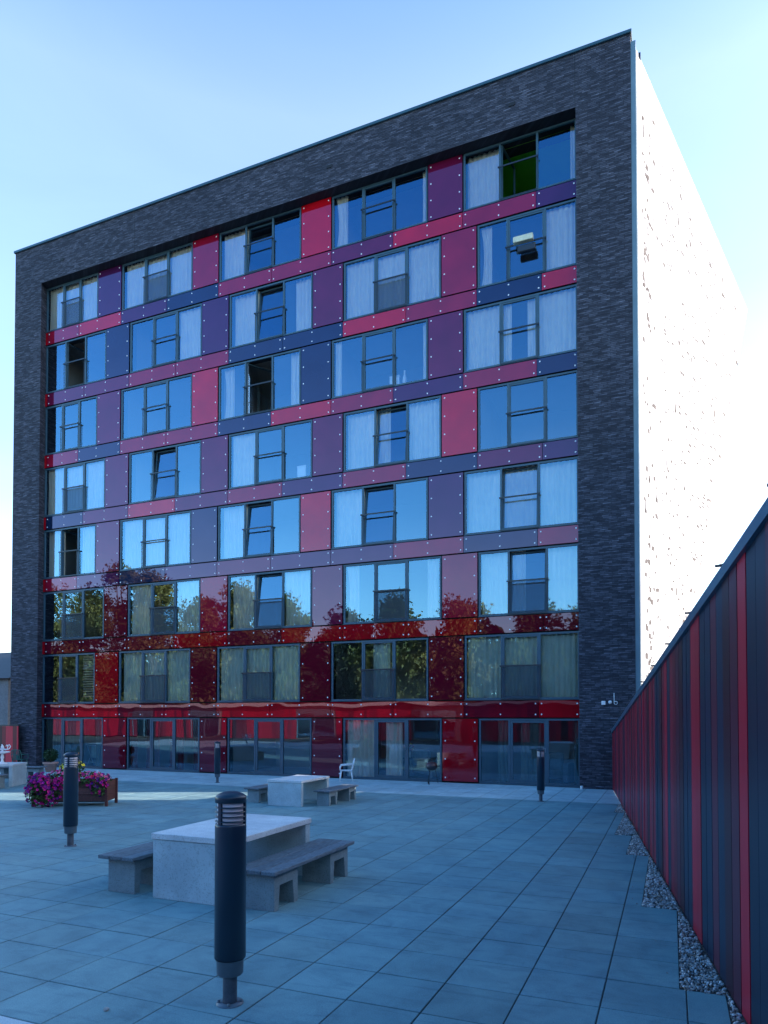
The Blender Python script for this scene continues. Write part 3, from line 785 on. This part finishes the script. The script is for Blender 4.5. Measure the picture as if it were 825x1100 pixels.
# barbecue on wheels by window 4
t = empty('barbecue', (-6.75,20.0,0), .4); t.scale = (.8,)*3; tag(t, 'small black barbecue trolley by the right end of the fourth terrace window', 'barbecue')
mb = MB(); mb.lathe([(0,.52),(.14,.54),(.21,.62),(.22,.70),(.215,.71),(.0,.70)], n=20); mb.build('bowl', M['darkmetal'], t)
mb = MB(); mb.lathe([(.22,.715),(.20,.79),(.12,.85),(.0,.87)], n=20); mb.tube([(-.04,0,.87),(-.04,0,.90),(.04,0,.90),(.04,0,.87)], .008, 6); mb.build('lid', simple('brown_enamel',(.10,.035,.03),.3), t)
for a in (0,2.1,4.2):
    mb = MB(); mb.tube([(.14*math.cos(a),.14*math.sin(a),.56),(.24*math.cos(a),.24*math.sin(a),.05)], .011, 6); mb.build('leg', M['darkmetal'], t)
    if a: 
        mb = MB(); c = (.24*math.cos(a),.24*math.sin(a),.06); mb.lathe([(0,-.015),(.05,-.015),(.06,0),(.05,.015),(0,.015)], (0,0,0), 16)
        mb.v = [(c[0]+v[2], c[1]+v[0], c[2]+v[1]) for v in mb.v]; mb.build('wheel', M['black'], t)

# ================================================================== PLANTER
rp = random.Random(8)
PL = (-12.98, 12.24); PR_ = R(25)
t = empty('flower_planter', (*PL,0), PR_); tag(t, 'dark brown wooden planter box behind the second bollard', 'planter')
mb = MB(); 
for k in range(3): f = rp.uniform(.8,1.2); mb.box(-.80,.80,-.32,-.30,.12+k*.155,.27+k*.155,0,(.11*f,.048*f,.045*f),bev=.004); mb.box(-.80,.80,.30,.32,.12+k*.155,.27+k*.155,0,(.075*f,.030*f,.028*f))
for k in range(3): mb.box(-.82,-.80,-.30,.30,.12+k*.155,.27+k*.155,0,(.10,.045,.04)); mb.box(.80,.82,-.30,.30,.12+k*.155,.27+k*.155,0,(.09,.035,.03))
mb.build('box', M['wood'], t)
for sx in (-1,1):
    for sy in (-1,1):
        mb = MB(); mb.box(sx*.83-.03,sx*.83+.03,sy*.33-.03,sy*.33+.03,0,.60,0,(.10,.035,.032),bev=.004); mb.build('leg', M['wood'], t)
mb = MB(); mb.box(-.79,.79,-.295,.295,.10,.52); mb.build('soil', simple('potting_soil',(.03,.022,.016),.95,0,.5,20), t)
def leafq(mb, p, s, col, rr, up=.4):
    n = Vector((rr.gauss(0,1),rr.gauss(0,1),rr.gauss(0,1)+up)).normalized(); a = n.orthogonal().normalized(); a = Matrix.Rotation(rr.uniform(0,6.3),3,n) @ a; b = n.cross(a)
    p = Vector(p); mb.face([p-a*s, p-b*s*.55+n*s*.1, p+a*s, p+b*s*.55+n*s*.1], 0, col)
def flower(mb, p, r, col, nrm, rr):
    n = Vector(nrm).normalized(); a = n.orthogonal().normalized(); a = Matrix.Rotation(rr.uniform(0,6.3),3,n) @ a; b = n.cross(a); p = Vector(p)
    c = p-n*r*.45; ring = []
    for k in range(10):
        q = 2*math.pi*k/10; rad = r*(1.0 if k % 2 == 0 else .80); ring.append(p+(a*math.cos(q)+b*math.sin(q))*rad)
    dk = tuple(x*.45 for x in col)
    for k in range(10): mb.face([c, ring[k], ring[(k+1)%10]], 0, col if k % 2 else tuple(x*.85 for x in col))
pt = empty('petunia_plants', (*PL,.52), PR_); tag(pt, 'mass of magenta and purple petunias with yellow and pink blooms spilling out of the planter', 'flowers')
lm, fm = MB(), MB()
def lobe(cx, cy, cz, rx, ry, rz, nl, nf, cols, r=(.03,.045)):
    for _ in range(nl):
        d = Vector((rp.gauss(0,1),rp.gauss(0,1),rp.gauss(0,1))).normalized()*rp.uniform(.35,1)**.6
        g = rp.uniform(.5,1.3); leafq(lm, (cx+d.x*rx,cy+d.y*ry,cz+d.z*rz), rp.uniform(.025,.05), (.045*g,.11*g,.028*g), rp)
    for _ in range(nf):
        d = Vector((rp.gauss(0,1),rp.gauss(0,1)-.35,rp.gauss(0,1)+.25)).normalized(); k = rp.uniform(.9,1.12)
        c = rp.choice(cols); f = rp.uniform(.7,1.25)
        flower(fm, (cx+d.x*rx*k,cy+d.y*ry*k,cz+d.z*rz*k), rp.uniform(*r), tuple(min(1,q*f) for q in c), d+Vector((0,-.3,.1)), rp)
MG, PUR, PK, RED, YEL, DKP = (.55,.012,.20), (.26,.010,.22), (.70,.14,.30), (.62,.02,.08), (.75,.62,.05), (.10,.008,.16)
lobe(-.58,-.42,-.16,.40,.28,.36,560,190,[MG,PUR,PUR,DKP,MG])
lobe(-.74,-.26,-.04,.26,.24,.30,300,90,[PUR,DKP,PUR,MG])
lobe(-.20,-.26,.10,.36,.26,.22,350,100,[MG,MG,RED,PK])
lobe(.30,-.18,.10,.45,.28,.17,420,90,[MG,RED,PK,PK])
lobe(.66,-.36,-.05,.20,.16,.24,160,46,[MG,PUR,DKP])
lobe(.60,-.05,.10,.25,.26,.13,200,20,[PUR,PK])
lobe(-.08,.0,.30,.30,.24,.24,320,60,[YEL,PK,YEL],(.025,.04))
for _ in range(5):
    x = rp.uniform(-.25,.15); y = rp.uniform(-.1,.15)
    for k in range(12): flower(fm, (x+rp.uniform(-.04,.04),y+rp.uniform(-.04,.04),.42+k*.024), .030, ((.80,.35,.20),(.8,.62,.08),(.8,.2,.12))[_%3], (rp.gauss(0,1),-1,.3), rp)
lm.build('foliage', M['leaf'], pt); fm.build('blossoms', M['petal'], pt)

# potted shrub by the first terrace window
t = empty('plant_pot', (-21.35,18.95,0)); tag(t, 'terracotta pot before the leftmost terrace window', 'plant pot')
mb = MB(); mb.lathe([(.0,0),(.17,0),(.24,.30),(.27,.30),(.27,.36),(.24,.36),(.22,.32),(0,.32)], n=24); mb.build('pot', simple('pale_terracotta',(.48,.27,.22),.8), t)
t = empty('potted_shrub', (-21.35,18.95,.32)); tag(t, 'dark green rounded shrub growing in the terracotta pot', 'shrub')
mb = MB()
for _ in range(900):
    d = Vector((rp.gauss(0,1),rp.gauss(0,1),rp.gauss(0,1))).normalized()*rp.uniform(.5,1); g = rp.uniform(.5,1.2)
    leafq(mb, (d.x*.27,d.y*.27,.30+d.z*.25), .035, (.03*g,.08*g,.03*g), rp)
mb.build('foliage', M['leaf'], t)
mb = MB(); mb.tube([(0,0,0),(0,0,.25)], .02, 6); mb.build('stem', M['bark'], t)

# white ornate stand on the left table
t = empty('tiered_stand', (-18.35,14.55,.66)); tag(t, 'white ornate tiered plant stand on the table at the left edge', 'stand')
mb = MB(); mb.lathe([(0,0),(.16,0),(.14,.03),(.05,.06),(.03,.12),(.05,.20),(.03,.28),(.03,.45),(.05,.50),(.02,.56),(.0,.56)], n=18); mb.build('stem', M['white'], t)
mb = MB(); mb.lathe([(.03,.30),(.20,.34),(.21,.37),(.19,.37),(.03,.33)], n=22); mb.build('tray', M['white'], t)
for a in range(5):
    q = a*2*math.pi/5; mb = MB(); pts = [(.03,.46),(.12,.42),(.20,.45),(.23,.52),(.19,.57),(.15,.53)]
    mb.tube([(x*math.cos(q),x*math.sin(q),z) for x, z in pts], .015, 6); mb.build('arm', M['white'], t)
# small bits near the terrace doors
for x, y, lb in ((-2.35,20.25,'small white cup on the light paving near the last terrace window'),(-19.3,19.2,'small white cup on the light paving left, before the second terrace window')):
    mb = MB(); mb.lathe([(0,0),(.03,0),(.042,.10),(.038,.10),(.028,.01),(0,.01)], n=14); o = tag(mb.build('cup', M['white']), lb, 'cup'); o.location = (x,y,.0)

# drying rack and furniture inside the ground floor rooms
t = empty('drying_rack', (-21.7,21.55,.012)); tag(t, 'white drying rack inside the leftmost terrace window', 'drying rack')
mb = MB()
for x in (-.35,.35):
    mb.tube([(x,-.2,0),(x,.2,.85)], .012, 6); mb.tube([(x,.2,0),(x,-.2,.85)], .012, 6)
for k in range(6): mb.tube([(-.35,-.2+k*.08,.85),(.35,-.2+k*.08,.85)], .008, 6)
mb.build('frame', M['white'], t); mb = MB(); mb.box(-.3,.2,-.03,.0,.35,.84); mb.build('towel', simple('pale_towel',(.35,.55,.5),.9), t)
def armchair(loc, rz, col, label):
    t = empty('armchair', loc, rz); tag(t, label, 'armchair'); m = simple('fabric', col, .9)
    mb = MB(); mb.box(-.35,.35,-.35,.30,.12,.42,bev=.04); mb.build('seat', m, t)
    mb = MB(); mb.box(-.35,.35,.18,.36,.40,.95,bev=.04); mb.build('backrest', m, t)
    for s in (-1,1):
        mb = MB(); mb.box(s*.43-.08,s*.43+.08,-.35,.34,.02,.62,bev=.03); mb.build('armrest', m, t)
armchair((-3.35,22.0,.012), R(170), (.10,.16,.20), 'grey blue armchair inside the last terrace window')
armchair((-7.6,22.0,.012), R(160), (.12,.18,.22), 'grey blue armchair inside the fourth terrace window')
t = empty('side_table', (-8.35,22.3,.012)); tag(t, 'dark side table with flowers inside the fourth terrace window', 'side table')
mb = MB(); mb.lathe([(0,.60),(.35,.60),(.35,.64),(0,.64)], n=20); mb.build('tabletop', M['darkmetal'], t)
for a in range(3): mb = MB(); mb.tube([(.2*math.cos(a*2.1),.2*math.sin(a*2.1),.6),(.28*math.cos(a*2.1),.28*math.sin(a*2.1),0)], .015, 6); mb.build('leg', M['darkmetal'], t)
t = empty('flower_bouquet', (-8.35,22.3,.652)); tag(t, 'bouquet of red and yellow flowers on the side table', 'flowers')
mb = MB(); mb.lathe([(0,0),(.06,0),(.08,.2),(.06,.2),(0,.02)], n=12); mb.build('vase', M['white'], t)
mb = MB()
for _ in range(40):
    d = Vector((rp.gauss(0,1),rp.gauss(0,1),rp.gauss(0,1))).normalized(); flower(mb, (d.x*.17,d.y*.17,.36+d.z*.15), .05, rp.choice([RED,YEL,PK,(.05,.12,.03)]), d, rp)
mb.build('blossoms', M['petal'], t)

# ================================================================== WHAT THE GLASS MIRRORS: court wing opposite, and trees
wing = empty('garden_pavilion', (-30,-12,0)); tag(wing, 'long low pavilion with red striped boards opposite the block, mirrored in its glass', 'pavilion')
WO = (-30,-12,0); mb = MB(); x = -66.0; k = 0; rk = random.Random(2)
while x < -2:
    wd = rk.choice([.3,.4,.55,.7]); c = BC[rk.choice('rrrwrmdr')]; c = tuple(min(1,q*1.6) for q in c); gap = any(a < x < b for a, b in ((-50,-47),(-42.5,-39),(-31,-27),(-20,-16)))
    if not gap: mb.box(x, x+wd-.02, -12, -11.96, 0, 2.95, 0, c)
    x += wd
mb.build('boards', M['board'], wing, WO)
mb = MB(); mb.box(-66,-2,-18,-12.03,0,2.9); mb.build('wall', concrete('beige_render',(.42,.36,.32)), wing, WO)
mb = MB(); mb.box(-66.3,-1.7,-18.3,-11.4,2.96,3.10); mb.box(-66.3,-1.7,-11.42,-11.38,2.90,3.18); mb.build('roof', simple('pale_roof_edge',(.62,.56,.50),.7), wing, WO)
for a, b in ((-50,-47),(-42.5,-39),(-31,-27),(-20,-16)):
    mb = MB(); mb.box(a+.1,b-.1,-12.02,-11.99,0.05,2.5); w_ = mb.build('window', M['glass'], wing, WO)
    mb = MB(); 
    for q in (a+.1,(a+b)/2,b-.15): mb.box(q,q+.08,-11.985,-11.95,.05,2.5)
    mb.box(a+.1,b-.1,-11.985,-11.95,2.5,2.58); mb.build('frame', M['trim'], w_, WO)

# the neighbouring wing to the right, behind the fence, which shades the court
nbk = empty('neighbour_block', (16,4,0)); tag(nbk, 'plain dark brick neighbouring block beyond the right fence', 'building')
mb = MB(); mb.box(10,24,-16,23.45,0,10.3); mb.build('wall', M['brick'], nbk, (16,4,0))
mb = MB(); mb.box(9.9,24.1,-16.1,23.55,10.303,10.45); mb.build('roof', M['cap'], nbk, (16,4,0))
for k in range(6):
    mb = MB(); y = -13+k*6; mb.box(9.93,9.98,y,y+1.8,5.6,7.4); w_ = mb.build('window', M['frame'], nbk, (16,4,0))
    mb = MB(); mb.box(9.915,9.925,y+.1,y+1.7,5.7,7.3); mb.build('pane', M['glass'], w_, (16,4,0))

# trees
def tree(loc, h, cr, seed, label, tone=(.10,.13,.025), narrow=False):
    rr = random.Random(seed); t = empty('broadleaf_tree' if not narrow else 'pine_tree', loc); tag(t, label, 'tree', 'trees beyond the court, mirrored in the facade')
    mb = MB(); top = h*.8; r0 = .022*h
    mb.tube([(0,0,-.1),(rr.uniform(-.2,.2),rr.uniform(-.2,.2),top*.4),(rr.uniform(-.4,.4),rr.uniform(-.4,.4),top)], [r0,r0*.7,r0*.2], 8)
    clumps = []
    for _ in range(70):
        a = rr.uniform(0,6.3); u = rr.uniform(.12 if not narrow else .35, 1); z = h*u
        rad = cr*math.sin(math.pi*min(1,max(.12,(u*.80+.16))))**.7*rr.uniform(.1,1.0)
        clumps.append((rad*math.cos(a), rad*math.sin(a), z*.97, rr.uniform(.55,1.15)*cr*.33))
    for c in clumps[:14]: mb.tube([(0,0,c[2]*.55),(c[0]*.6,c[1]*.6,c[2]*.85),(c[0],c[1],c[2])], [r0*.35,r0*.2,.02], 5)
    mb.build('trunk', M['bark'], t)
    mb = MB()
    for cx, cy, cz, cr_ in clumps:
        f0 = rr.uniform(.55,1.35); yl = rr.uniform(0,.5)
        for _ in range(190):
            d = Vector((rr.gauss(0,1),rr.gauss(0,1),rr.gauss(0,.8))).normalized()*cr_*rr.uniform(.15,1.05)
            f = f0*rr.uniform(.7,1.3); leafq(mb, (cx+d.x,cy+d.y,cz+d.z), rr.uniform(.12,.26), (tone[0]*f*(1+yl),tone[1]*f,tone[2]*f), rr, .2)
    mb.build('crown', M['leaf'], t)
TD = [(-72,-21,19,5.4,0),(-66,-22,17.5,5.0,1),(-60,-22,20,5.6,0),(-54,-20,18.5,5.0,1),(-48.5,-22,15.5,4.6,0),(-43,-21,16.2,4.8,1),(-37,-20,14.6,4.4,0),(-30.5,-22,12.6,4.2,2),
      (-24.5,-20,13.4,4.4,0),(-18,-21,13.0,4.4,1),(-11.5,-22,12.2,4.3,0),(-5,-20,12.6,4.3,0),(2,-22,13,4.2,1),(-79,-20,17,5.2,1)]
desc = ['tall olive green broadleaf tree','yellowish green broadleaf tree','slender dark pine']
for k, (x, y, h, cr, kd) in enumerate(TD):
    tree((x,y,0), h, cr, 40+k, '%s beyond the pavilion roof, %s in the mirrored row' % (desc[kd], ['first','second','third','fourth','fifth','sixth','seventh','eighth','ninth','tenth','eleventh','twelfth','last','outermost'][k]),
         [(.072,.09,.022),(.10,.105,.025),(.03,.052,.024)][kd], kd == 2)
hb = MB(); rh = random.Random(77)
for _ in range(44000):
    f = rh.uniform(.4,1.1); x = rh.uniform(-95,12); hh = 10.2+1.4*math.sin(x*.23)+1.0*math.sin(x*.71+2)
    leafq(hb, (x, -25.5+rh.uniform(-2.2,1.6), rh.uniform(0,1)**.85*hh), rh.uniform(.25,.55), (.035*f,.056*f,.016*f), rh, .2)
tag(hb.build('woodland_edge', M['leaf']), 'dense dark undergrowth closing the view behind the trees opposite', 'woodland', kind='stuff')

# ================================================================== LIGHT
AZ = R(24); EL = R(14)
sd = Vector((math.cos(AZ)*math.cos(EL), math.sin(AZ)*math.cos(EL), math.sin(EL)))
sun = bpy.data.lights.new('sun', 'SUN'); sun.energy = 17.0; sun.angle = R(.5); sun.color = (1, .85, .75)
so = bpy.data.objects.new('sun', sun); COL.objects.link(so); so.rotation_euler = sd.to_track_quat('Z','Y').to_euler(); so.location = (30,10,30)
w = bpy.data.worlds.new('World'); sc.world = w; w.use_nodes = True; nt = w.node_tree; nt.nodes.clear()
wo = nt.nodes.new('ShaderNodeOutputWorld'); bg = nt.nodes.new('ShaderNodeBackground')
sky = nt.nodes.new('ShaderNodeTexSky'); sky.sky_type = 'NISHITA'; sky.sun_disc = False
sky.sun_elevation = EL; sky.sun_rotation = math.pi/2-AZ
sky.air_density = 1.0; sky.dust_density = 1.0; sky.ozone_density = 3.0
bg.inputs['Strength'].default_value = .15
# white balance of the camera (cool) and low-sun haze: paler toward the horizon and toward the sun, deeper blue overhead
g = N(nt, 'ShaderNodeNewGeometry'); tc = N(nt, 'ShaderNodeTexCoord')
dv = N(nt, 'ShaderNodeVectorMath', operation='NORMALIZE'); L(nt, tc.outputs['Generated'], dv.inputs[0])
sx = N(nt, 'ShaderNodeSeparateXYZ'); L(nt, dv.outputs[0], sx.inputs[0])
pale = ramp(nt, sx.outputs['Z'], [(0, (4.5,4.2,4.1)), (.35, (4.4,4.1,4.1)), (.66, (6.2,5.1,4.4)), (.85, (1.2,2.9,3.8))])
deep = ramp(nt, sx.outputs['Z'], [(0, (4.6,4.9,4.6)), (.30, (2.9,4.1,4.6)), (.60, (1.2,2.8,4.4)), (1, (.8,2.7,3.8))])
dt = N(nt, 'ShaderNodeVectorMath', operation='DOT_PRODUCT'); L(nt, dv.outputs[0], dt.inputs[0])
gd = Vector((math.cos(R(50)), math.sin(R(50)), .10)).normalized(); dt.inputs[1].default_value = gd
sm = N(nt, 'ShaderNodeMapRange', interpolation_type='SMOOTHSTEP'); L(nt, dt.outputs['Value'], sm.inputs[0]); sm.inputs['From Min'].default_value = -.65; sm.inputs['From Max'].default_value = .1
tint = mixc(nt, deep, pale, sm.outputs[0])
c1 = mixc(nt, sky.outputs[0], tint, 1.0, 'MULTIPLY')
hz = ramp(nt, sx.outputs['Z'], [(0, (1,1,1)), (.10, (.6,.6,.6)), (.28, (.14,.14,.14)), (.6, (0,0,0))])
ma = N(nt, 'ShaderNodeMath', operation='MULTIPLY_ADD'); L(nt, dt.outputs['Value'], ma.inputs[0]); ma.inputs[1].default_value = .5; ma.inputs[2].default_value = .5
pw = N(nt, 'ShaderNodeMath', operation='POWER'); L(nt, ma.outputs[0], pw.inputs[0]); pw.inputs[1].default_value = 5
gz_ = ramp(nt, sx.outputs['Z'], [(0, (1,1,1)), (.32, (.8,.8,.8)), (.50, (.16,.16,.16)), (.9, (0,0,0))])
pg = N(nt, 'ShaderNodeMath', operation='MULTIPLY'); L(nt, pw.outputs[0], pg.inputs[0]); L(nt, gz_, pg.inputs[1])
gl_ = mixc(nt, (0,0,0), (5.6,4.5,3.9), pg.outputs[0])
hh = mixc(nt, (0,0,0), (3.6,3.6,3.7), hz)
c2 = mixc(nt, c1, gl_, 1.0, 'ADD'); c3 = mixc(nt, c2, hh, 1.0, 'ADD')
mpn = N(nt, 'ShaderNodeMapping'); mpn.inputs['Scale'].default_value = (1.2, 1.2, 4); L(nt, dv.outputs[0], mpn.inputs[0])
wn = noise(nt, mpn.outputs[0], 2.2, 5, .6, .8); wr = ramp(nt, wn.outputs['Fac'], [(.38, (.985,.985,.99)), (.72, (1.04,1.03,1.02))]); c3 = mixc(nt, c3, wr, 1.0, 'MULTIPLY')
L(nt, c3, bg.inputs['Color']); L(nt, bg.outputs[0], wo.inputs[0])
